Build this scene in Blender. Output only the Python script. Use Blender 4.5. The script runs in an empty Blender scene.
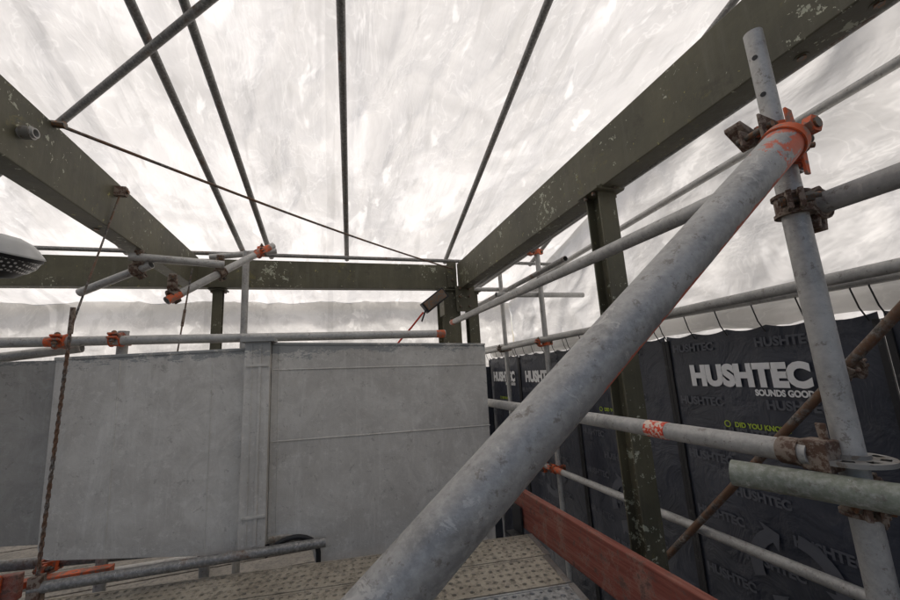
import bpy, math, random
from mathutils import Vector, Matrix, noise
random.seed(4)
CZ=2.8
V=Vector
sc=bpy.context.scene
COL=sc.collection
# ---------------------------------------------------------------- materials
def newmat(n):
    m=bpy.data.materials.new(n); m.use_nodes=True
    nt=m.node_tree
    return m,nt,nt.nodes["Principled BSDF"]
def tc(nt,scale=(1,1,1),rot=(0,0,0)):
    c=nt.nodes.new("ShaderNodeTexCoord"); m=nt.nodes.new("ShaderNodeMapping")
    m.inputs["Scale"].default_value=scale; m.inputs["Rotation"].default_value=rot
    nt.links.new(c.outputs["Object"],m.inputs[0]); return m.outputs[0]
def noi(nt,vec,scale,detail=5,rough=.6,dist=0,typ='FBM'):
    n=nt.nodes.new("ShaderNodeTexNoise"); n.noise_type=typ
    n.inputs["Scale"].default_value=scale; n.inputs["Detail"].default_value=detail
    n.inputs["Roughness"].default_value=rough; n.inputs["Distortion"].default_value=dist
    nt.links.new(vec,n.inputs["Vector"]); return n.outputs["Fac"]
def ramp(nt,fac,stops):
    r=nt.nodes.new("ShaderNodeValToRGB")
    while len(r.color_ramp.elements)<len(stops): r.color_ramp.elements.new(.5)
    for e,(p,c) in zip(r.color_ramp.elements,stops):
        e.position=p; e.color=(c,c,c,1) if isinstance(c,(int,float)) else (*c,1)
    nt.links.new(fac,r.inputs[0]); return r.outputs[0]
def mix(nt,fac,a,b,mode='MIX'):
    m=nt.nodes.new("ShaderNodeMix"); m.data_type='RGBA'; m.blend_type=mode
    for i,v in ((0,fac),(6,a),(7,b)):
        if hasattr(v,'is_linked'): nt.links.new(v,m.inputs[i])
        else: m.inputs[i].default_value=v if i==0 else (*v,1)
    return m.outputs[2]
def math_(nt,op,a,b=0.0):
    m=nt.nodes.new("ShaderNodeMath"); m.operation=op
    for i,v in enumerate((a,b)):
        if hasattr(v,'is_linked'): nt.links.new(v,m.inputs[i])
        else: m.inputs[i].default_value=v
    return m.outputs[0]
def bump(nt,h,strength,dist,bs):
    b=nt.nodes.new("ShaderNodeBump"); b.inputs["Strength"].default_value=strength; b.inputs["Distance"].default_value=dist
    nt.links.new(h,b.inputs["Height"])
    nt.links.new(b.outputs[0],bs.inputs["Normal"]); return b

def galv(name,lo=.20,hi=.42,orange=None,rust=.0,metal=.4,tint=(1,.985,.95)):
    m,nt,b=newmat(name); v=tc(nt)
    a=noi(nt,v,9,6,.72,.3); f=noi(nt,v,85,3,.65)
    c=ramp(nt,a,[(.32,tuple(lo*t for t in tint)),(.66,tuple(hi*t for t in tint))])
    c=mix(nt,ramp(nt,f,[(.42,.0),(.72,.45)]),c,(.55,.54,.51))
    spots=ramp(nt,noi(nt,v,40,4,.8),[(.58,0),(.65,1)])
    c=mix(nt,math_(nt,'MULTIPLY',spots,.55),c,(.14,.115,.09))
    ws=ramp(nt,noi(nt,v,19,5,.8,1.0),[(.61,0),(.64,1)])
    c=mix(nt,math_(nt,'MULTIPLY',ws,.5),c,(.60,.58,.54))
    if rust>0:
        r=ramp(nt,a,[(1-rust-.08,0),(1-rust+.05,1)])
        c=mix(nt,r,c,(.15,.08,.045))
    if orange:
        g=nt.nodes.new("ShaderNodeNewGeometry"); s=nt.nodes.new("ShaderNodeVectorMath"); s.operation='DOT_PRODUCT'
        nt.links.new(g.outputs["Normal"],s.inputs[0]); s.inputs[1].default_value=(.61,0,-.79)
        sp=nt.nodes.new("ShaderNodeSeparateXYZ"); nt.links.new(g.outputs["Position"],sp.inputs[0])
        nn=noi(nt,v,16,6,.8)
        m1=ramp(nt,math_(nt,'SUBTRACT',s.outputs["Value"],math_(nt,'MULTIPLY',nn,1.3)),[(-.20,0),(-.04,1)])
        m2=math_(nt,'GREATER_THAN',sp.outputs[0],.36)
        top=math_(nt,'GREATER_THAN',math_(nt,'ADD',sp.outputs[0],math_(nt,'MULTIPLY',nn,.5)),1.085)
        mm=math_(nt,'MAXIMUM',math_(nt,'MULTIPLY',m1,m2),top)
        c=mix(nt,math_(nt,'MULTIPLY',mm,.85),c,orange)
        mt=math_(nt,'MULTIPLY',math_(nt,'SUBTRACT',1.0,mm),metal); nt.links.new(mt,b.inputs["Metallic"])
    else: b.inputs["Metallic"].default_value=metal
    nt.links.new(c,b.inputs["Base Color"])
    nt.links.new(ramp(nt,a,[(.3,.45),(.8,.7)]),b.inputs["Roughness"])
    bump(nt,math_(nt,'ADD',f,a),.3,.002,b)
    return m
M_galv=galv("galvanised_steel",.27,.50)
M_brace=galv("galvanised_brace",.22,.43,orange=(.66,.11,.035))
M_gdark=galv("galvanised_weathered",.13,.26,rust=.36)
M_rusttube=galv("rusty_tube",.05,.10,rust=.5,metal=.15,tint=(1,.85,.7))
M_green=galv("green_tube",.17,.28,metal=.2,tint=(.92,1,.78))

def paint(name,base,rough=.6,worn=(.25,.25,.24),amt=.35,sc_=20,metal=0.0):
    m,nt,b=newmat(name); v=tc(nt)
    a=noi(nt,v,sc_,5,.75)
    w=ramp(nt,a,[(1-amt-.12,0),(1-amt-.05,1)])
    d=ramp(nt,noi(nt,v,6,2,.6),[(.3,.6),(.7,1.0)])
    c=mix(nt,w,mix(nt,1.0,base,d,'MULTIPLY'),worn)
    nt.links.new(c,b.inputs["Base Color"]); b.inputs["Roughness"].default_value=rough; b.inputs["Metallic"].default_value=metal
    bump(nt,a,.3,.002,b); return m
M_orange=paint("orange_spray_paint",(.80,.14,.035),.6,(.26,.15,.11),.40,40)
M_rust=paint("rusty_coupler_steel",(.12,.065,.042),.75,(.24,.19,.15),.42,40)
M_zinc=paint("zinc_plate",(.36,.35,.33),.5,(.2,.17,.14),.35,40,.5)
M_black=paint("black_rubber",(.018,.018,.02),.6,(.05,.05,.05),.3)
M_bolt=paint("bolt_steel",(.16,.15,.13),.5,(.2,.1,.05),.4,60,.5)
M_white=paint("white_plastic",(.7,.7,.68),.4,(.5,.5,.48),.3)
M_red=paint("red_rope_fibre",(.6,.06,.03),.8,(.4,.1,.05),.3)

def beam_mat():
    m,nt,b=newmat("lichen_painted_steel"); v=tc(nt)
    a=noi(nt,v,3.0,5,.65); f=noi(nt,v,30,4,.7)
    c=ramp(nt,a,[(.3,(.062,.058,.037)),(.5,(.090,.084,.052)),(.72,(.128,.116,.070))])
    streak=noi(nt,tc(nt,(30,30,3)),1,3,.7)
    c=mix(nt,ramp(nt,streak,[(.5,0),(.75,.4)]),c,(.15,.14,.105))
    dk=noi(nt,v,8,5,.75)
    c=mix(nt,ramp(nt,dk,[(.56,0),(.68,.55)]),c,(.045,.038,.026))
    moss=ramp(nt,noi(nt,v,5,6,.8,.5),[(.60,0),(.66,1)])
    c=mix(nt,math_(nt,'MULTIPLY',moss,.5),c,(.19,.165,.05))
    cl=noi(nt,v,2.3,2,.5)
    def crust(scale,th,col,c,k):
        n=noi(nt,v,scale,4,.72,.35)
        q=math_(nt,'ADD',n,math_(nt,'MULTIPLY',math_(nt,'SUBTRACT',cl,.5),k))
        return mix(nt,ramp(nt,q,[(th,0),(th+.018,.9)]),c,col)
    c=crust(15,.665,(.38,.39,.30),c,.45)
    c=crust(29,.675,(.48,.48,.37),c,.4)
    c=crust(20,.69,(.36,.33,.11),c,-.3)
    nt.links.new(c,b.inputs["Base Color"]); b.inputs["Roughness"].default_value=.62
    bump(nt,f,.4,.003,b)
    return m
M_beam=beam_mat()

def wall_mat(name,k=1.0):
    m,nt,b=newmat(name); v=tc(nt)
    a=noi(nt,v,1.7,6,.72,.8); f=noi(nt,v,60,4,.7); g=noi(nt,v,7,7,.82,.7)
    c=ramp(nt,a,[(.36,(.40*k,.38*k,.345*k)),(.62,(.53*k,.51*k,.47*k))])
    c=mix(nt,ramp(nt,g,[(.45,0),(.62,.6)]),c,(.36*k,.34*k,.31*k))
    st=noi(nt,tc(nt,(9,9,1.0)),1.5,6,.8,.6)
    c=mix(nt,ramp(nt,st,[(.52,0),(.68,.5)]),c,(.60*k,.58*k,.54*k))
    p=ramp(nt,noi(nt,v,22,5,.85),[(.57,0),(.61,1)])
    c=mix(nt,math_(nt,'MULTIPLY',p,.35),c,(.63*k,.61*k,.57*k))
    q=ramp(nt,noi(nt,v,15,5,.85,.5),[(.60,0),(.63,1)])
    c=mix(nt,math_(nt,'MULTIPLY',q,.5),c,(.22*k,.205*k,.18*k))
    ge=nt.nodes.new("ShaderNodeNewGeometry"); sp=nt.nodes.new("ShaderNodeSeparateXYZ"); nt.links.new(ge.outputs["Position"],sp.inputs[0])
    zz=math_(nt,'ADD',sp.outputs[2],math_(nt,'MULTIPLY',math_(nt,'SUBTRACT',noi(nt,tc(nt,(1,1,2.5)),7,6,.85),.5),.34))
    e=math_(nt,'GREATER_THAN',zz,CZ+.140)
    c=mix(nt,math_(nt,'MULTIPLY',e,.75),c,(.20*k,.21*k,.21*k))
    nt.links.new(c,b.inputs["Base Color"]); b.inputs["Roughness"].default_value=.75
    h=math_(nt,'ADD',math_(nt,'MULTIPLY',f,.3),g)
    bump(nt,h,.4,.006,b); return m
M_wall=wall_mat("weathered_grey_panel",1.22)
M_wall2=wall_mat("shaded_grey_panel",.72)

def sheet_mat(name,k=1.0):
    m=bpy.data.materials.new(name); m.use_nodes=True; nt=m.node_tree; nt.nodes.clear()
    out=nt.nodes.new("ShaderNodeOutputMaterial")
    v=tc(nt)
    blot=noi(nt,v,1.15,6,.60,.45)
    c=ramp(nt,blot,[(.33,.42*k),(.44,.51*k),(.455,.475*k),(.54,.55*k),(.555,.60*k),(.66,.63*k)])
    cre=noi(nt,tc(nt,(3,1.5,2.4)),1.5,4,.58,.5)
    st=noi(nt,tc(nt,(8,1.0,4)),1.5,3,.5,.25)
    c=mix(nt,ramp(nt,cre,[(.60,0),(.65,.65)]),c,(.72*k,.72*k,.72*k))
    c=mix(nt,ramp(nt,cre,[(.488,0),(.50,.28),(.512,0)]),c,(.78*k,.78*k,.78*k))
    c=mix(nt,ramp(nt,st,[(.34,.35),(.42,0)]),c,(.34*k,.34*k,.335*k))
    sp=nt.nodes.new("ShaderNodeSeparateXYZ"); nt.links.new(v,sp.inputs[0])
    s=math_(nt,'FRACT',math_(nt,'DIVIDE',math_(nt,'ADD',sp.outputs[0],math_(nt,'MULTIPLY',blot,.05)),1.37))
    c=mix(nt,math_(nt,'MULTIPLY',math_(nt,'LESS_THAN',s,.045),.18),c,(.2,.2,.2))
    c=mix(nt,1.0,c,(1.0,.985,.96),'MULTIPLY')
    hb=math_(nt,'ADD',math_(nt,'MULTIPLY',st,.5),cre)
    bp=nt.nodes.new("ShaderNodeBump"); bp.inputs["Strength"].default_value=.38; bp.inputs["Distance"].default_value=.05
    nt.links.new(hb,bp.inputs["Height"])
    tr=nt.nodes.new("ShaderNodeBsdfTranslucent"); di=nt.nodes.new("ShaderNodeBsdfDiffuse"); gl=nt.nodes.new("ShaderNodeBsdfGlossy")
    gl.inputs["Roughness"].default_value=.33
    nt.links.new(c,tr.inputs["Color"]); di.inputs["Color"].default_value=(.8,.8,.78,1)
    for n in (tr,di,gl): nt.links.new(bp.outputs[0],n.inputs["Normal"])
    m1=nt.nodes.new("ShaderNodeMixShader"); m1.inputs[0].default_value=.20
    nt.links.new(tr.outputs[0],m1.inputs[1]); nt.links.new(di.outputs[0],m1.inputs[2])
    m3=nt.nodes.new("ShaderNodeMixShader"); m3.inputs[0].default_value=.06
    nt.links.new(m1.outputs[0],m3.inputs[1]); nt.links.new(gl.outputs[0],m3.inputs[2])
    nt.links.new(m3.outputs[0],out.inputs[0]); return m
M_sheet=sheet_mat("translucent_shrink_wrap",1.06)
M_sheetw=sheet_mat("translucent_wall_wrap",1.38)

def barrier_mat():
    m,nt,b=newmat("black_pvc_quilt"); v=tc(nt)
    a=noi(nt,v,2.5,4,.6)
    c=ramp(nt,a,[(.3,(.026,.030,.042)),(.7,(.045,.050,.068))])
    d=ramp(nt,noi(nt,v,9,5,.75),[(.56,0),(.8,.4)])
    c=mix(nt,d,c,(.12,.12,.12))
    nt.links.new(c,b.inputs["Base Color"]); b.inputs["Roughness"].default_value=.45
    bump(nt,noi(nt,v,5,4,.55,.8),.7,.03,b); return m
M_barrier=barrier_mat()
def flat(name,col,rough=.6):
    m,nt,b=newmat(name); v=tc(nt,(8,8,8))
    c=mix(nt,ramp(nt,noi(nt,v,3,3,.7),[(.35,0),(.8,.5)]),col,tuple(x*.75 for x in col))
    nt.links.new(c,b.inputs["Base Color"]); b.inputs["Roughness"].default_value=rough; return m
M_txtw=flat("white_print",(.8,.8,.8)); M_txtg=flat("grey_print",(.095,.10,.118)); M_txty=flat("lime_print",(.42,.55,.04))

def toe_mat():
    m,nt,b=newmat("red_painted_timber") 
    g=noi(nt,tc(nt,(40,2.2,40)),1.2,5,.7,.3); v=tc(nt)
    c=ramp(nt,g,[(.3,(.15,.040,.028)),(.5,(.25,.070,.048)),(.68,(.32,.14,.10))])
    w=ramp(nt,noi(nt,v,10,6,.85),[(.52,0),(.60,1)])
    c=mix(nt,math_(nt,'MULTIPLY',w,.5),c,(.36,.24,.19))
    k=ramp(nt,noi(nt,v,20,5,.85),[(.55,0),(.63,1)])
    c=mix(nt,math_(nt,'MULTIPLY',k,.7),c,(.06,.035,.03))
    nt.links.new(c,b.inputs["Base Color"]); b.inputs["Roughness"].default_value=.75; bump(nt,g,.5,.004,b); return m
M_toe=toe_mat()
def plank_mat(name,c0,c1,metal=0.):
    m,nt,b=newmat(name); v=tc(nt)
    a=noi(nt,v,5,5,.7)
    c=ramp(nt,a,[(.3,c0),(.7,c1)])
    d=ramp(nt,noi(nt,v,28,5,.85),[(.48,0),(.60,.75)])
    c=mix(nt,d,c,tuple(x*.45 for x in c0))
    nt.links.new(c,b.inputs["Base Color"]); b.inputs["Roughness"].default_value=.6; b.inputs["Metallic"].default_value=metal
    bump(nt,noi(nt,v,60,3,.7),.3,.002,b); return m
M_plank=plank_mat("sandy_dusty_steel",(.28,.245,.19),(.42,.375,.30))
M_plankg=plank_mat("grey_dusty_steel",(.28,.28,.27),(.42,.42,.41),.3)
M_ground=plank_mat("dusty_ground",(.10,.09,.075),(.20,.18,.15))
M_deck=plank_mat("weathered_deck_timber",(.13,.115,.095),(.24,.215,.18))
def label_mat():
    m,nt,b=newmat("red_white_label"); v=tc(nt,(60,60,60))
    w=noi(nt,v,1.3,3,.6)
    c=mix(nt,ramp(nt,w,[(.50,0),(.53,1)]),(.70,.06,.02),(.75,.6,.5))
    nt.links.new(c,b.inputs["Base Color"]); b.inputs["Roughness"].default_value=.5; return m
M_label=label_mat()

# ---------------------------------------------------------------- mesh builder
def basis(d):
    d=V(d).normalized(); t=V((0,0,1)) if abs(d.z)<.9 else V((1,0,0))
    a=d.cross(t).normalized(); b=a.cross(d).normalized(); return a,b,d
class MB:
    def __init__(s): s.v=[];s.f=[];s.m=[];s.sm=[];s.mats=[]
    def mi(s,mat):
        if mat not in s.mats: s.mats.append(mat)
        return s.mats.index(mat)
    def ring(s,c,a,b,r,n,ph=0):
        i0=len(s.v)
        for i in range(n):
            t=2*math.pi*(i+ph)/n; s.v.append(V(c)+a*math.cos(t)*r+b*math.sin(t)*r)
        return i0
    def bridge(s,i,j,n,mat,smooth=True):
        for k in range(n):
            s.f.append((i+k,i+(k+1)%n,j+(k+1)%n,j+k)); s.m.append(s.mi(mat)); s.sm.append(smooth)
    def cyl(s,p1,p2,r,mat,n=16,r2=None):
        r2=r if r2 is None else r2
        a,b,d=basis(V(p2)-V(p1)); sm=n>8
        i=s.ring(p1,a,b,r,n); j=s.ring(p2,a,b,r2,n); s.bridge(i,j,n,mat,sm)
        i=s.ring(p1,a,b,r,n); j=s.ring(p2,a,b,r2,n)
        s.f.append(tuple(i+k for k in range(n))[::-1]); s.f.append(tuple(j+k for k in range(n)))
        s.m+= [s.mi(mat)]*2; s.sm+=[False]*2
    def tube(s,p1,p2,r,mat,t=.004,n=28,segs=1):
        p1=V(p1);p2=V(p2); a,b,d=basis(p2-p1)
        i=s.ring(p1,a,b,r,n)
        for q in range(1,segs+1):
            j=s.ring(p1.lerp(p2,q/segs),a,b,r,n); s.bridge(i,j,n,mat); i=j
        i=s.ring(p1,a,b,r-t,n); j=s.ring(p2,a,b,r-t,n); s.bridge(j,i,n,mat)
        for p in (p1,p2):
            i=s.ring(p,a,b,r,n); j=s.ring(p,a,b,r-t,n); s.bridge(i,j,n,mat,False)
    def box(s,c,dims,mat,ax=None):
        ax=ax or (V((1,0,0)),V((0,1,0)),V((0,0,1)))
        i=len(s.v); c=V(c)
        for x in (-.5,.5):
            for y in (-.5,.5):
                for z in (-.5,.5): s.v.append(c+ax[0]*x*dims[0]+ax[1]*y*dims[1]+ax[2]*z*dims[2])
        for q in ((0,1,3,2),(4,6,7,5),(0,4,5,1),(2,3,7,6),(0,2,6,4),(1,5,7,3)):
            s.f.append(tuple(i+k for k in q)); s.m.append(s.mi(mat)); s.sm.append(False)
    def prism(s,prof,o,a,b,e,mat):
        n=len(prof); o=V(o);a=V(a);b=V(b);e=V(e)
        i=len(s.v)
        for p in prof: s.v.append(o+a*p[0]+b*p[1])
        for p in prof: s.v.append(o+a*p[0]+b*p[1]+e)
        for k in range(n):
            s.f.append((i+k,i+(k+1)%n,i+n+(k+1)%n,i+n+k)); s.m.append(s.mi(mat)); s.sm.append(False)
        s.f.append(tuple(range(i,i+n))[::-1]); s.f.append(tuple(range(i+n,i+2*n))); s.m+=[s.mi(mat)]*2; s.sm+=[False]*2
    def sweep(s,pts,r,mat,n=10):
        pts=[V(p) for p in pts]; prev=None; up=None
        for k,p in enumerate(pts):
            d=(pts[min(k+1,len(pts)-1)]-pts[max(k-1,0)]).normalized()
            if up is None: up=basis(d)[1]
            a=d.cross(up).normalized(); up=a.cross(d).normalized()
            i=s.ring(p,a,up,r,n)
            if prev is not None: s.bridge(prev,i,n,mat)
            prev=i
    def finish(s,name,bevel=0,parent=None):
        me=bpy.data.meshes.new(name); me.from_pydata([(p.x,p.y,p.z+CZ) for p in map(V,s.v)],[],s.f)
        for m in s.mats: me.materials.append(m)
        me.polygons.foreach_set("material_index",s.m); me.polygons.foreach_set("use_smooth",s.sm)
        me.update()
        import bmesh
        bm=bmesh.new(); bm.from_mesh(me); bmesh.ops.recalc_face_normals(bm,faces=bm.faces); bm.to_mesh(me); bm.free()
        ob=bpy.data.objects.new(name,me); COL.objects.link(ob)
        if bevel:
            bv=ob.modifiers.new("b",'BEVEL'); bv.width=bevel; bv.segments=2; bv.limit_method='ANGLE'
        if parent: ob.parent=parent
        return ob
R=.0242
def tube(p1,p2,mat=M_galv,r=R,name="scaffold_tube",sleeves=(),segs=1):
    b=MB(); b.tube(p1,p2,r,mat,segs=segs)
    p1=V(p1);p2=V(p2)
    for (a,c,m) in sleeves: b.tube(p1.lerp(p2,a),p1.lerp(p2,c),r+.0008,m,t=.0007)
    return b.finish(name)
def band(b,p,ax,side,mat,w=.05,r=R):
    p=V(p);ax=V(ax).normalized();side=V(side); side=(side-ax*side.dot(ax)).normalized(); o=ax.cross(side)
    b.tube(p-ax*w/2,p+ax*w/2,r+.0085,mat,t=.008,n=18)
    b.tube(p-ax*w/2,p-ax*(w/2-.007),r+.0125,mat,t=.006,n=18); b.tube(p+ax*(w/2-.007),p+ax*w/2,r+.0125,mat,t=.006,n=18)
    q=p+side*(r+.018)
    b.box(q+o*.010,(.036,.010,w*.85),mat,(side,o,ax)); b.box(q-o*.010,(.036,.010,w*.85),mat,(side,o,ax))
    b.cyl(q-o*.03,q+o*.042,.0065,M_bolt,10); b.cyl(q+o*.016,q+o*.030,.0125,M_bolt,6); b.cyl(q-o*.026,q-o*.016,.012,M_bolt,6)
    q2=p-side*(r+.012); b.cyl(q2-ax*w*.42,q2+ax*w*.42,.009,mat,10)
def coupler(p,ax1,off,ax2,mat=M_rust,s1=None,s2=None,name="scaffold_coupler"):
    b=MB(); p=V(p); off=V(off)
    band(b,p,ax1,s1 if s1 else -off+V((0,0,.01)),mat)
    q=p+off
    band(b,q,ax2,s2 if s2 else off+V((0,.0,.02)),mat)
    m=p.lerp(q,.5); a,bb,d=basis(off); b.box(m,(.04,.04,max(.012,off.length-2*(R+.004))),mat,(a,bb,d)); b.cyl(p+off*.35,p+off*.65,.024,mat,14)
    return b.finish(name,bevel=.0015)

# ---------------------------------------------------------------- ground
g=MB(); S=300
g.v=[V((-S,-S,-CZ)),V((S,-S,-CZ)),V((S,S,-CZ)),V((-S,S,-CZ))]; g.f=[(0,1,2,3)]; g.m=[g.mi(M_ground)]; g.sm=[False]
g.finish("ground")

# ---------------------------------------------------------------- sheeting
def sheet(name,o,u,v,nu,nv,disp,mat):
    b=MB(); o=V(o);u=V(u);v=V(v); n=u.cross(v).normalized(); mi=b.mi(mat)
    for j in range(nv+1):
        for i in range(nu+1):
            p=o+u*(i/nu)+v*(j/nv); b.v.append(p+n*disp(p))
    for j in range(nv):
        for i in range(nu):
            a=j*(nu+1)+i; b.f.append((a,a+1,a+nu+2,a+nu+1)); b.m.append(mi); b.sm.append(True)
    return b.finish(name)
RS=.2716
def roofz(y): return 2.256-RS*y
RX=[-3.0,-1.71,-.77,-.54,.17,1.22,2.28]
def rx(xe,y): return xe-.05*(4-y)
def droof(p):
    d=min(abs(p.x+.05*(4-p.y)-a) for a in RX)
    sag=-.055*min(1,(d/.45))**1.3
    w=min(1,d/.12)
    r=noise.noise(V((p.x*2.2,p.y*.6,0)))*.03+noise.noise(V((p.x*6,p.y*1.3,3)))*.010+(1-abs(noise.noise(V((p.x*2.3,p.y*2.0,8)))))**8*.016
    r+=(1-abs(noise.noise(V((p.x*3.1+p.y,p.y*1.3-p.x,5)))))**10*.012
    return .03-sag*.6+w*r
def dwall(p):
    return noise.noise(V((p.x*2,p.y*2,p.z*1.2)))*.05+noise.noise(V((p.x*5+p.z*2,p.y*5+p.z*2,p.z*2)))*.014+(1-abs(noise.noise(V((p.x*2.5,p.y*2.5,p.z*4)))))**6*.02
XL,XR,YB,YF=-3.6,2.5,5.05,-1.3
sheet("plastic_sheet_roof",(XL-.1,YF,roofz(YF)),(XR-XL+.2,0,0),(0,YB+.12-YF,roofz(YB+.12)-roofz(YF)),260,260,droof,M_sheet)
sheet("plastic_sheet_wall",(XL,YB,-CZ+.02),(XR-XL,0,0),(0,0,roofz(YB)+CZ+.05),180,120,dwall,M_sheetw)
def sidewall(x):
    b=MB(); mi=b.mi(M_sheetw); nu,nv=180,110
    for j in range(nv+1):
        for i in range(nu+1):
            y=YF+(YB-YF)*i/nu; z=-CZ+.02+(roofz(y)+CZ+.02)*j/nv; p=V((x,y,z)); b.v.append(p+V((1,0,0))*dwall(p)*(1 if j<nv else 0))
    for j in range(nv):
        for i in range(nu):
            a=j*(nu+1)+i; b.f.append((a,a+1,a+nu+2,a+nu+1)); b.m.append(mi); b.sm.append(True)
    b.finish("plastic_sheet_wall")
sidewall(XR); sidewall(XL)

for xe in RX:
    tube((rx(xe,3.95),3.95,roofz(3.95)),(rx(xe,YF+.1),YF+.1,roofz(YF+.1)),M_gdark,r=.0225,name="roof_rafter_tube")
tube((XL+.05,3.69,1.13),(XR-.1,3.69,1.12),M_gdark,r=.018,name="roof_purlin_tube")
tube((.35,.98,roofz(.98)-.05),(-2.6,3.48,roofz(3.48)-.05),M_gdark,r=.020,name="roof_diagonal_tube")
tube((2.35,-.5,1.28),(2.35,4.6,.97),M_galv,name="eave_tube")

# ---------------------------------------------------------------- steel frame
def channel(y0,y1,x,zb0,zt0,zb1,zt1,sgn,holes=()):
    b=MB(); t=.012; fl=.10
    for (y,zb,zt) in ((y0,zb0,zt0),(y1,zb1,zt1)):
        for px,pz in ((0,zb),(fl,zb),(fl,zb+t),(t,zb+t),(t,zt-t),(fl,zt-t),(fl,zt),(0,zt)):
            b.v.append(V((x+sgn*px,y,pz)))
    n=8; mi=b.mi(M_beam)
    for k in range(n): b.f.append((k,(k+1)%n,n+(k+1)%n,n+k))
    b.f.append(tuple(range(n))); b.f.append(tuple(range(n,2*n)))
    b.m=[mi]*(n+2); b.sm=[False]*(n+2)
    for y in holes:
        f=(y-y0)/(y1-y0); zb=zb0+(zb1-zb0)*f
        b.cyl((x+sgn*.065,y,zb-.006),(x+sgn*.065,y,zb+.02),.012,M_bolt,6); b.cyl((x+sgn*.065,y,zb-.002),(x+sgn*.065,y,zb+.014),.018,M_beam,12)
    return b
b=channel(-1.2,3.64,1.25,.865,1.125,.80,1.075,1,(.45,.62,1.42,1.58,3.3)); b.box((1.30,1.5,.838),(.12,.16,.012),M_beam); b.finish("steel_beam",bevel=.004)
b=channel(-1.2,3.64,-1.07,.82,1.095,.81,1.07,-1,(.8,2.3)); b.finish("steel_beam",bevel=.004)
b=MB(); t=.012
b.prism([(0,0),(.10,0),(.10,t),(t,t),(t,.25-t),(.10,.25-t),(.10,.25),(0,.25)],(-3.4,3.65,.815),(0,1,0),(0,0,1),(4.64,0,0),M_beam)
b.finish("steel_beam",bevel=.004)
def hcol(x,y,z0,z1,w=.1,name="steel_column",extra=None):
    b=MB(); t=.009; h=w/2
    b.prism([(-h,-h),(h,-h),(h,-h+t),(t/2,-h+t),(t/2,h-t),(h,h-t),(h,h),(-h,h),(-h,h-t),(-t/2,h-t),(-t/2,-h+t),(-h,-h+t)],(x,y,z0),(1,0,0),(0,1,0),(0,0,z1-z0),M_beam)
    b.box((x,y,z1-.006),(w+.06,w+.06,.012),M_beam)
    for dx in (-1,1):
        for dy in (-1,1): b.cyl((x+dx*(h+.012),y+dy*(h-.02),z1-.03),(x+dx*(h+.012),y+dy*(h-.02),z1-.012),.011,M_bolt,6)
    if extra: extra(b)
    b.finish(name,bevel=.002)
hcol(1.30,1.50,-CZ,.832,.10)
def ex(b):
    b.box((1.06,3.60,.66),(.012,.16,.26),M_beam); b.box((1.30,3.58,.70),(.20,.012,.26),M_beam)
    for z in (.62,.72,.8): b.cyl((1.24,3.57,z),(1.24,3.55,z),.013,M_bolt,6); b.cyl((1.34,3.57,z),(1.34,3.55,z),.013,M_bolt,6)
hcol(1.16,3.72,-CZ,.80,.19,extra=ex); hcol(1.42,3.74,-CZ,.80,.11)
hcol(-.93,3.74,-CZ,.812,.075)
b=MB(); b.box((1.19,3.635,.96),(.10,.010,.26),M_beam); b.cyl((1.19,3.63,1.03),(1.19,3.61,1.03),.012,M_bolt,6); b.cyl((1.19,3.63,.90),(1.19,3.61,.90),.012,M_bolt,6); b.finish("gusset_plate",bevel=.002)

# ---------------------------------------------------------------- main near scaffold
PX,PY=1.0,.55
b=MB(); b.tube((PX,PY,-CZ),(PX,PY,.50),R,M_galv); b.tube((PX,PY,.46),(PX,PY,.775),R-.0045,M_galv,t=.0045)
b.tube((PX,PY,.46),(PX,PY,.50),R-.0003,M_galv,t=.004)
for z in (.60,.70): b.cyl((PX-.0205,PY-.004,z),(PX-.0165,PY-.003,z),.006,M_black,10)
def rosette(b,z,r1,mat=M_zinc):
    n=32; A=V((1,0,0));B=V((0,1,0))
    radii=[R-.001,R+.012,R+.016,r1-.010,r1]
    for s_,zz in ((1,z+.0045),(-1,z-.0045)):
        prev=b.ring((PX,PY,zz),A,B,radii[0],n)
        for k,rr in enumerate(radii[1:]):
            i=b.ring((PX,PY,zz),A,B,rr,n)
            for q in range(n):
                if k==2 and q%4 in (1,2): continue
                b.f.append((prev+q,prev+(q+1)%n,i+(q+1)%n,i+q)); b.m.append(b.mi(mat)); b.sm.append(False)
            prev=i
    i=b.ring((PX,PY,z+.0045),A,B,r1,n); j=b.ring((PX,PY,z-.0045),A,B,r1,n); b.bridge(i,j,n,mat)
    b.tube((PX,PY,z-.012),(PX,PY,z+.012),R+.006,mat,t=.006)
rosette(b,-.222,.066); rosette(b,.465,.060)
b.finish("scaffold_standard")
d0=V((.041,.485,-.262)); d1=V((.88,.48,.41)); dd=(d1-d0).normalized()
top=d1+dd*.025; bot=d0-dd*((d0.z+.79)/dd.z)
b=MB(); RB=.0365
b.tube(bot,top,RB,M_brace,t=.004,n=48,segs=12)
b.box(bot+V((0,0,-.02)),(.16,.16,.012),M_zinc) 
b.box(top+dd*.012,(.072,.012,.05),M_orange,(V((0,1,0)),dd.cross(V((0,1,0))).normalized(),dd))
b.tube(top-dd*.024,top-dd*.004,RB+.0045,M_orange,t=.004,n=36)
b.cyl(top+dd*.02+V((0,-.05,0)),top+dd*.02+V((0,.06,0)),.011,M_bolt,10); b.cyl(top+dd*.02+V((0,-.046,0)),top+dd*.02+V((0,-.03,0)),.019,M_orange,6)
b.finish("diagonal_brace_tube",bevel=0)
b=MB(); band(b,(PX,PY,.438),(0,0,1),(-.6,-.8,0),M_orange,w=.055)
band(b,(PX,PY,.50),(0,0,1),(-.9,.2,0),M_orange,w=.03)
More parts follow.
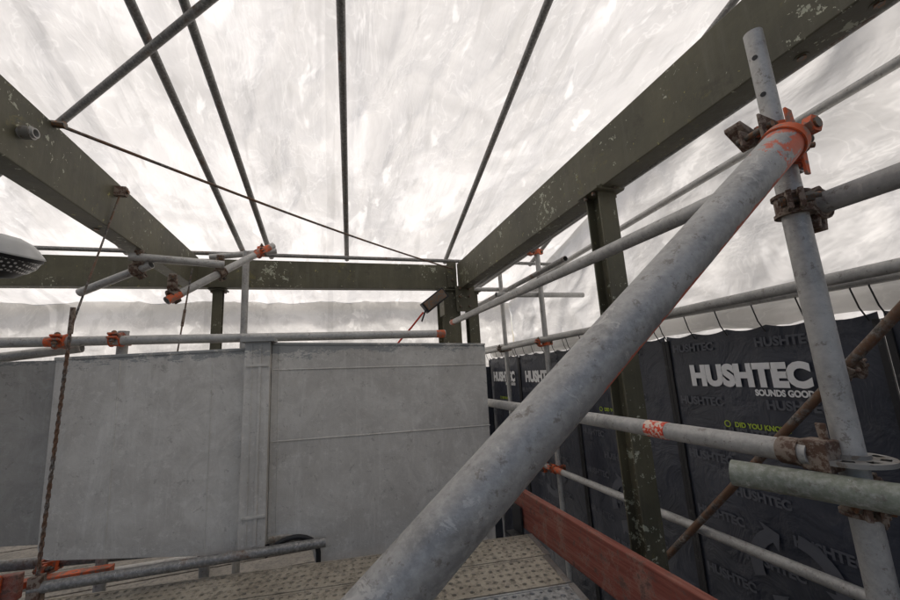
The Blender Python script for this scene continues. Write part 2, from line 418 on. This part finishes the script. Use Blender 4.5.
b.prism([(0,-.06),(.030,-.055),(.022,.055),(.002,.06)],(PX-.052,PY-.055,.465),(1,0,0),(0,0,1),(0,.006,0),M_orange)
b.prism([(0,-.045),(.014,-.045),(.020,.05),(.0,.055)],(PX-.012,PY-.046,.42),(1,0,0),(0,0,1),(0,.006,0),M_orange)
b.prism([(0,0),(.05,.012),(.052,.05),(0,.06)],(PX-.105,PY-.035,.455),(1,0,0),(0,0,1),(0,.006,0),M_rust)
b.prism([(.006,.012),(.05,.018),(.052,.046),(.006,.05)],(PX-.105,PY+.012,.455),(1,0,0),(0,0,1),(0,.006,0),M_rust)
b.cyl((PX-.085,PY-.045,.485),(PX-.085,PY+.03,.485),.008,M_bolt,8)
b.prism([(0,.0),(-.05,.045),(-.05,.055),(-.004,.035)],(PX-.045,PY+.01,.475),(1,0,0),(0,0,1),(0,.04,0),M_rust)
b.finish("scaffold_wedge_clamp",bevel=.002)
tube((1.055,3.30,.425),(1.055,.545,.432),segs=4,sleeves=((.005,.03,M_orange),))
tube((1.06,.60,.322),(1.06,-1.2,.33),segs=2)
tube((.948,2.75,-.212),(.948,.585,-.212),segs=3,sleeves=((.80,.835,M_label),))
coupler((PX,PY,.322),(0,0,1),(.06,.0,0),(0,1,0),s1=V((-.8,-.6,0)),s2=V((-.2,0,-1)))
coupler((PX,PY,-.30),(0,0,1),(.058,.02,0),(.3,-.95,0),s1=V((-.7,-.7,0)),s2=V((0,0,-1)))
b=MB(); b.box((.955,.575,-.212),(.045,.05,.06),M_rust); b.prism([(0,-.05),(.012,-.05),(.02,.05),(0,.05)],(.962,.56,-.20),(0,1,0),(0,0,1),(.006,0,0),M_rust); b.tube((.948,.60,-.212),(.948,.64,-.212),R+.004,M_rust); b.finish("ledger_wedge_head",bevel=.003)
tube((.865,.70,-.262),(1.30,-.30,-.30),M_green,r=.027,name="green_scaffold_tube")

# ---------------------------------------------------------------- outer row
OX=1.85
tube((OX,4.9,.19),(OX,-1.2,.30),segs=2)
tube((OX,4.4,-.89),(OX,-1.2,-.89),sleeves=((.22,.25,M_orange),))
tube((1.80,2.45,-1.62),(1.80,-.1,1.0),M_rusttube,r=.017,name="diagonal_rod")
tube((OX+.05,3.14,-CZ),(OX+.05,3.14,1.32)); tube((OX+.05,4.0,-CZ),(OX+.05,4.0,1.12)); tube((OX+.05,-.6,-CZ),(OX+.05,-.6,1.8))
tube((OX-.02,4.9,1.02),(OX-.02,1.9,1.12),M_gdark); tube((OX-.02,4.9,.80),(OX-.02,2.6,.84),M_gdark)
tube((1.46,3.19,.66),(2.4,3.19,.66)); tube((1.5,4.05,.9),(2.4,4.05,.9)) 
tube((1.5,4.9,.86),(1.52,-.5,.99),M_gdark)
coupler((OX+.05,3.14,.20),(0,0,1),(-.05,0,0),(0,1,0),M_orange); coupler((OX+.05,3.14,1.07),(0,0,1),(-.06,0,0),(0,1,0),M_orange)
coupler((OX+.05,4.0,.20),(0,0,1),(-.05,0,0),(0,1,0),M_rust); coupler((OX+.05,3.14,-.89),(0,0,1),(-.05,0,0),(0,1,0),M_orange)
coupler((OX,3.3,-.89),(0,1,0),(0,0,.06),(0,0,1),M_orange)
coupler((1.80,.95,-.08),(0,-.68,.70),(.05,0,0),(0,1,0),M_rust)

# ---------------------------------------------------------------- grey panel wall
WY=2.20
def panel(b,poly,y,th,mat=M_wall):
    b.prism([(p[0],p[1]) for p in poly],(0,y,0),(1,0,0),(0,0,1),(0,th,0),mat)
b=MB()
def rnd(cx,cz,r,a0,a1,n=5): return [(cx+r*math.cos(math.radians(a0+(a1-a0)*i/n)),cz+r*math.sin(math.radians(a0+(a1-a0)*i/n))) for i in range(n+1)]
panel(b,[(-1.18,.160),(-1.165,-.63)]+rnd(-1.11,-.635,.05,200,265,4)+[(-.412,-.79),(-.412,.172)],WY,.05)
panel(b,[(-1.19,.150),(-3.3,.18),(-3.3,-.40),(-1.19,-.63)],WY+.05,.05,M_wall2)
panel(b,[(-.288,.196),(-.288,-.735),(-.20,-.735),(-.16,-.75),(-.115,-.785),(-.085,-.83),(-.06,-.92),(-.06,-1.02),(.885,-1.05),(.905,.150)],WY,.05)
panel(b,[(-.405,.205),(-.405,-.745),(-.392,-.79),(-.30,-.79),(-.29,-.745),(-.29,.205)],WY-.055,.11)
panel(b,[(-.425,.222),(-.425,.198),(-.27,.198),(-.27,.222)],WY-.07,.13)
b.box((-.335,WY-.058,-.28),(.014,.007,.93),M_wall); b.box((-.372,WY-.057,-.28),(.006,.005,.93),M_wall)
for z in (.08,-.62): b.box((-.345,WY-.060,z),(.10,.008,.012),M_wall)
b.prism([(-.285,.197),(.905,.151),(.905,.139),(-.285,.185)],(0,WY-.006,0),(1,0,0),(0,0,1),(0,.07,0),M_wall)
b.prism([(-1.185,.160),(-.415,.173),(-.415,.160),(-1.185,.147)],(0,WY-.006,0),(1,0,0),(0,0,1),(0,.07,0),M_wall)
for x,z0,z1 in ((-.94,.13,-.66),(-.56,.14,-.74)): b.cyl((x,WY,z0),(x+.008,WY,z1),.0035,M_wall,8)
for z in (.055,-.30,): b.cyl((-.28,WY,z),(.90,WY,z-.03),.004,M_wall,8)
b.cyl((-.255,WY,.17),(-.25,WY,-.72),.004,M_wall,8)
b.finish("panel_wall",bevel=.003)

tube((-3.2,2.35,.262),(.70,2.35,.232),segs=3,sleeves=((.985,.999,M_orange),(.485,.50,M_orange)))
tube((-1.03,2.42,.30),(-1.03,2.42,-CZ))
tube((-.62,3.2,1.0),(-.60,3.2,-CZ)); tube((-1.45,2.0,1.3),(-1.45,2.0,-CZ)) 
tube((-3.0,2.45,.02),(-1.2,2.42,.22)) 
coupler((-1.03,2.42,.25),(0,0,1),(0,-.06,0),(1,0,0),M_orange)
b=MB(); band(b,(-1.25,2.35,.247),(1,0,-.008),(0,-1,.3),M_orange,w=.05); b.finish("scaffold_coupler",bevel=.002)
tube((-1.43,2.80,.585),(-1.02,2.64,.725),M_galv); tube((-1.12,2.60,.76),(-.66,2.75,.765),M_galv)
tube((-.92,2.62,.50),(-.42,3.12,1.03),M_galv,sleeves=((.0,.10,M_orange),(.78,.95,M_orange)))
tube((-.90,3.32,.98),(-.42,3.32,1.05),M_galv)
coupler((-1.10,2.67,.70),(.9,-.3,.3),(.02,-.03,.05),(1,.2,0),M_rust); coupler((-.90,2.66,.55),(.55,.55,.6),(0,-.03,.055),(1,.3,0),M_rust)
coupler((-.50,3.06,.95),(.55,.55,.6),(0,.05,.03),(1,0,0),M_orange); coupler((-.70,2.84,.735),(.55,.55,.6),(0,-.03,.05),(1,.3,0),M_rust)
tube((-2.6,2.56,-.70),(.0,2.36,-.83),M_gdark); tube((-1.12,2.10,-.745),(-.02,2.10,-.765),M_gdark,r=.021)
tube((-.61,2.45,-.60),(-.61,2.45,-CZ),M_galv); tube((-2.4,2.9,-1.0),(.4,2.8,-1.0)) 
coupler((-1.22,2.45,-.765),(1,-.08,0),(0,-.055,0),(0,0,1),M_orange); coupler((-.61,2.41,-.795),(1,-.08,0),(0,.05,0),(0,0,1),M_orange)
b=MB(); b.box((-1.12,2.33,-.80),(.34,.05,.03),M_orange); b.box((-1.50,2.24,-.775),(.55,.035,.10),M_toe); b.box((-1.30,2.215,-.775),(.05,.012,.12),M_orange); b.finish("toe_board",bevel=.004)
b=MB(); pts=[(-.285,2.17,-.76)]+[(-.17+.115*math.cos(t),2.17,-.83+.085*math.sin(t)) for t in [math.pi*(1-k/12) for k in range(1,13)]]+[(-.055,2.17,-1.0)]
b.sweep(pts,.012,M_black); b.finish("rubber_hose")
b=MB()
for k in range(11):
    b.box((-1.35,2.55+.225*k,-1.35+random.uniform(-.004,.004)),(4.3,.215,.04),M_deck)
b.finish("timber_scaffold_deck",bevel=.004)

# ---------------------------------------------------------------- chain, cables, rope
def chain(b,p,q,pitch=.026,r=.0032,w=.0075):
    p=V(p);q=V(q);n=int((q-p).length/pitch); d=(q-p).normalized(); a,c,_=basis(d)
    for i in range(n):
        o=p+d*pitch*(i+.5); s=a if i%2 else c; h=pitch*.62-w
        path=[]
        for j in range(12):
            t=2*math.pi*j/12; path.append(o+s*w*math.cos(t)+d*(w*math.sin(t)+(h if math.sin(t)>=0 else -h)))
        nn=6; rings=[]
        for j in range(12):
            dirr=(path[(j+1)%12]-path[j-1]).normalized(); s2=dirr.cross(a if s is c else c).normalized(); s3=dirr.cross(s2)
            rings.append(b.ring(path[j],s2,s3,r,nn))
        for j in range(12): b.bridge(rings[j],rings[(j+1)%12],nn,M_rusttube)
b=MB(); p0,p1,p2=V((-1.045,2.29,1.02)),V((-1.115,2.15,.28)),V((-1.10,2.10,-.72))
b.cyl(p0,p1,.0045,M_rusttube,8); b.cyl(p1+V((0,0,.10)),p1-V((0,0,.02)),.010,M_rust,10); b.cyl(p1,p2,.003,M_rusttube,8); chain(b,p1,p2,.018,.0034,.0055)
b.box(p0,(.05,.03,.05),M_rust); b.cyl(p0+V((-.03,0,0)),p0+V((.035,0,0)),.011,M_bolt,6); b.box(p2+V((0,0,-.03)),(.04,.04,.10),M_rust)
b.finish("hanging_wire")
b=MB(); q0,q1=V((-.80,2.62,.70)),V((-.86,2.66,.20)); b.cyl(q0,q1,.0045,M_rusttube,8); b.cyl(q0.lerp(q1,.5),q0.lerp(q1,.7),.008,M_rust,8); b.finish("hanging_wire")
b=MB(); p=V((-1.06,1.80,1.075)); q=V((1.16,3.60,1.02)); b.sweep([p.lerp(q,t/20)+V((0,0,-.03*math.sin(math.pi*t/20))) for t in range(21)],.0075,M_rusttube,8); b.cyl(p+V((-.02,0,0)),p+V((.03,0,0)),.015,M_bolt,8); b.finish("steel_cable")
b=MB(); b.sweep([(.50,3.2,.20),(.56,3.2,.27),(.66,3.18,.38),(.76,3.16,.50)],.008,M_red,8); b.finish("red_rope")
b=MB(); ax=(V((.8,0,.6)).normalized(),V((0,1,0)),V((-.6,0,.8)).normalized())
b.box((.86,3.15,.60),(.24,.06,.10),M_black,ax); b.box((.86,3.115,.60),(.21,.012,.075),M_bolt,ax)
for k in range(5): b.box(V((.86,3.19,.60))+ax[0]*(-.08+.04*k),(.008,.03,.09),M_black,ax)
b.cyl((.95,3.2,.66),(1.08,3.5,.72),.012,M_black,8); b.cyl((.78,3.15,.52),(.74,3.15,.42),.008,M_black,8)
b.finish("floodlight",bevel=.004)

# ---------------------------------------------------------------- work light at left edge
def dots():
    m,nt,bs=newmat("perforated_diffuser"); v=tc(nt,(1,1,1))
    vo=nt.nodes.new("ShaderNodeTexVoronoi"); vo.inputs["Scale"].default_value=75; vo.inputs["Randomness"].default_value=.1; nt.links.new(v,vo.inputs["Vector"])
    c=mix(nt,math_(nt,'LESS_THAN',vo.outputs["Distance"],.36),(.03,.03,.03),(.62,.62,.6))
    nt.links.new(c,bs.inputs["Base Color"]); bs.inputs["Roughness"].default_value=.4; return m
M_dots=dots()
b=MB(); c=V((-1.30,1.98,.575)); ax=V((.25,-.15,.95)).normalized(); a,bb,_=basis(ax)
prof=[(.0,.085,M_white),(.05,.082,M_white),(.09,.066,M_white),(.115,.045,M_white),(.135,.022,M_white),(.142,.012,M_white),(.137,.010,M_black),(.137,-.004,M_black),(.132,-.006,M_dots),(.122,-.035,M_dots),(.10,-.060,M_dots),(.092,-.064,M_black),(.07,-.085,M_black),(.03,-.097,M_black),(.001,-.10,M_black)]
prev=None
for r,h,m in prof:
    i=b.ring(c+ax*h,a,bb,max(r,.0005),36)
    if prev is not None: b.bridge(prev,i,36,m)
    prev=i
b.cyl(c+V((-.10,0,.02)),(-1.45,2.0,.60),.012,M_black,10); b.tube((-1.45,2.0,.57),(-1.45,2.0,.63),R+.006,M_black)
b.finish("work_light")
b=MB(); b.tube((-1.30,1.66,.93),(-1.02,1.64,.935),.018,M_galv); b.tube((-1.06,1.642,.934),(-1.03,1.641,.935),.024,M_zinc,t=.008); b.finish("tube_end_fitting")

# ---------------------------------------------------------------- walkway
T=V((.9904,-.1383,0)); Nn=V((-.1383,-.9904,0))
def plank(origin,L,w,mat,name="perforated_scaffold_plank"):
    b=MB(); mi=b.mi(mat); p=.0345; nw=int((w-.02)/p); nl=int(L/p); pw=(w-.02)/nw
    base=V(origin)+Nn*.01
    def P(u,v,z): return base-T*u+Nn*v+V((0,0,z))
    for i in range(nl):
        for j in range(nw):
            cu=(i+.5)*p; cv=(j+.5)*pw; hu=p/2;hv=pw/2
            small=(i+j)%2; r=.0068 if small else .0098
            i0=len(b.v)
            for k in range(8):
                t=math.pi/4*k; x=max(-1,min(1,1.42*math.cos(t))); y=max(-1,min(1,1.42*math.sin(t)))
                b.v.append(P(cu+x*hu,cv+y*hv,0))
            for rr,z in ((r+.004,.0008),(r+.001,.0035),(r,.002),(r-.0006,-.006)):
                for k in range(8):
                    t=math.pi/4*k; b.v.append(P(cu+rr*math.cos(t),cv+rr*math.sin(t),z))
            for q in range(4):
                for k in range(8):
                    a=i0+q*8; b.f.append((a+k,a+(k+1)%8,a+8+(k+1)%8,a+8+k)); b.m.append(mi); b.sm.append(q>0)
    Lr=nl*p
    for v0 in (-.01,w-.02):
        b.box(P(Lr/2,v0+.005,-.024),(Lr,.010,.052),mat,(T,Nn,V((0,0,1))))
    b.box(P(-.012,(w-.02)/2,-.02),(.024,w,.045),M_zinc,(T,Nn,V((0,0,1)))); b.box(P(Lr+.012,(w-.02)/2,-.02),(.024,w,.045),M_zinc,(T,Nn,V((0,0,1))))
    return b.finish(name)
O=V((.945,1.92,-.832))
k=0
for w,m,off in ((.225,M_plank,0),(.225,M_plank,.03),(.225,M_plankg,.02),(.225,M_plankg,0),(.225,M_plankg,.02),(.225,M_plankg,0),(.225,M_plankg,.02)):
    plank(O+Nn*k-T*off*.5,2.1,w,m); k+=.233
tube((.80,2.2,-.915),(.62,-.3,-.915)); tube((-.9,2.3,-.915),(-1.2,.2,-.915))
b=MB(); b.box((.985,1.06,-.742),(.034,2.14,.185),M_toe) 
b.finish("toe_board",bevel=.004)
b=MB(); b.box((.955,2.04,-.80),(.012,.10,.14),M_black); b.box((.93,2.04,-.868),(.06,.10,.010),M_black); b.finish("toe_board_bracket",bevel=.002)

# ---------------------------------------------------------------- acoustic barrier
BX=2.10
seams=[-1.15,-.10,.95,2.0,3.05,4.1,4.98]
def text(body,size,y_left,z,mat,parent,width=None,off=0,x=BX-.022):
    c=bpy.data.curves.new("print_text",'FONT'); c.body=body; c.size=size; c.offset=off; c.extrude=.0004; c.resolution_u=4; c.materials.append(mat)
    o=bpy.data.objects.new("print_text",c); COL.objects.link(o)
    rot=Matrix(((0,0,-1),(-1,0,0),(0,1,0))).to_4x4()
    o.matrix_world=Matrix.Translation((x,y_left,z+CZ))@rot
    o.parent=parent
    if width:
        bpy.context.view_layer.update(); s=width/o.dimensions.x
        o.matrix_world=Matrix.Translation((x,y_left,z+CZ))@rot@Matrix.Diagonal((s,1,1,1))
    return o
for s0,s1 in zip(seams[:-1],seams[1:]):
    b=MB(); mi=b.mi(M_barrier); ny,nz=40,70; zt,zb=.135,-2.2
    def P(i,j):
        fy=i/ny; fz=j/nz; y=s0+.008+(s1-s0-.016)*fy
        sc_=.018*abs(math.sin(fy*math.pi*5))
        z=zt-sc_*(1-fz)**6+(zb-zt)*fz
        e=min(fy,1-fy)*2; bul=.012*(1-(1-e)**4)
        return V((BX-bul-noise.noise(V((y*3,z*2.2,1)))*.007,y,z))
    for j in range(nz+1):
        for i in range(ny+1): b.v.append(P(i,j))
    for j in range(nz):
        for i in range(ny):
            a=j*(ny+1)+i; b.f.append((a,a+1,a+ny+2,a+ny+1)); b.m.append(mi); b.sm.append(True)
    for y in (s0+.014,s1-.014): b.box((BX-.008,y,(zt+zb)/2-.02),(.012,.022,zt-zb-.02),M_black)
    for k in range(6):
        y=s0+.03+(s1-s0-.06)*k/5
        b.sweep([(BX-.018,y,zt-.035),(BX-.045,y+.008,zt+.02),(BX-.06,y+.015,zt+.10),(BX-.03,y+.018,zt+.125)],.0032,M_black,6)
    o=b.finish("added_dark_backing")
    yl=s1-.14
    text("HUSHTEC",.152,yl-.02,-.165,M_txtw,o,width=.62,off=.0095)
    text("SOUNDS GOOD",.042,yl-.38,-.215,M_txtw,o,width=.26,off=.002)
    text("DID YOU KNOW?",.036,yl-.24,-.385,M_txty,o,width=.27,off=.001)
    bb_=MB(); bb_.tube((BX-.023,yl-.20,-.373),(BX-.0215,yl-.20,-.373),.018,M_txty,t=.005,n=20); bb_.finish("print_icon",parent=o)
    for r in range(12):
        z=.03-.155*r
        for cidx in range(2):
            y=yl+.08-cidx*.50-(.25 if r%2 else 0)
            if y-.3<s0+.03 or r==1: continue
            text("HUSHTEC",.062,y,z,M_txtg,o,width=.27,off=.0025,x=BX-.0205)
    rb=MB()
    for q in range(3):
        a0=math.radians(90+120*q+12); a1=math.radians(90+120*q+88); cy,cz=(s0+s1)/2-.02,-1.05; ri,ro=.15,.21; n=10
        i0=len(rb.v)
        for k in range(n+1):
            t=a0+(a1-a0)*k/n
            for rr in (ri,ro): rb.v.append(V((BX-.0235,cy+rr*math.cos(t),cz+rr*math.sin(t))))
        for k in range(n): rb.f.append((i0+2*k,i0+2*k+1,i0+2*k+3,i0+2*k+2)); rb.m.append(rb.mi(M_txtg)); rb.sm.append(False)
        i0=len(rb.v); t=a1; t2=a1+.32
        for rr,tt in ((ri-.04,t),(ro+.04,t),((ri+ro)/2,t2)): rb.v.append(V((BX-.0235,cy+rr*math.cos(tt),cz+rr*math.sin(tt))))
        rb.f.append((i0,i0+1,i0+2)); rb.m.append(rb.mi(M_txtg)); rb.sm.append(False)
    rb.finish("recycling_print",parent=o)
b=MB(); mi=b.mi(M_barrier)  # added dark sheet, stands in for the dark gap beside the panel wall
for j in range(41):
    for i in range(31):
        x=.95+1.13*i/30; z=.02-2.3*j/40; b.v.append(V((x,4.93-.02*noise.noise(V((x*3,0,z*2))),z)))
for j in range(40):
    for i in range(30):
        a=j*31+i; b.f.append((a,a+1,a+32,a+31)); b.m.append(mi); b.sm.append(True)
b.finish("added_dark_backing")
tube((BX-.05,4.95,.262),(BX-.05,-1.2,.262),M_galv,name="barrier_rail_tube")
b=MB(); prev=None
for k in range(121):
    y=-1.3+6.3*k/120; i=len(b.v)
    for q in range(16):
        t=2*math.pi*q/16; rr=.055+.02*noise.noise(V((y*3,math.cos(t)*1.2,math.sin(t)*1.2)))+.008*noise.noise(V((y*14,t,2)))
        b.v.append(V((BX+.09+rr*math.cos(t),y,.20+.02*noise.noise(V((y*2,0,0)))+rr*1.1*math.sin(t))))
    if prev is not None: b.bridge(prev,i,16,M_sheetw)
    prev=i
b.finish("rolled_plastic_sheeting")

# ---------------------------------------------------------------- camera, world, light
cam=bpy.data.cameras.new("camera"); cam.sensor_width=36; cam.lens=385/900*36; cam.clip_start=.02; cam.clip_end=1000
co=bpy.data.objects.new("camera",cam); COL.objects.link(co)
r_=V((.9547,-.2922,-.0575)); u_=V((.0013,-.1887,.982)); r_.normalize(); u_=(u_-r_*u_.dot(r_)).normalized(); k_=r_.cross(u_)
mw=Matrix((( r_.x,u_.x,k_.x,0),(r_.y,u_.y,k_.y,0),(r_.z,u_.z,k_.z,CZ),(0,0,0,1)))
co.matrix_world=mw; sc.camera=co
w=bpy.data.worlds.new("World"); sc.world=w; w.use_nodes=True; nt=w.node_tree
bg=nt.nodes["Background"]; sky=nt.nodes.new("ShaderNodeTexSky"); sky.sky_type='NISHITA'; sky.sun_disc=False
el,az=math.radians(56),math.radians(35)
sky.sun_elevation=el; sky.sun_rotation=az; sky.dust_density=6; sky.air_density=1.0
nt.links.new(sky.outputs[0],bg.inputs[0]); bg.inputs[1].default_value=.15
sun=bpy.data.lights.new("sun",'SUN'); sun.energy=3.5; sun.angle=math.radians(12); sun.color=(1,.96,.90)
so=bpy.data.objects.new("sun",sun); COL.objects.link(so)
sd=V((math.sin(az)*math.cos(el),math.cos(az)*math.cos(el),math.sin(el)))
so.rotation_euler=sd.to_track_quat('Z','Y').to_euler(); so.location=(0,0,10)
sc.view_settings.view_transform='Standard'; sc.view_settings.look='None'; sc.view_settings.exposure=0
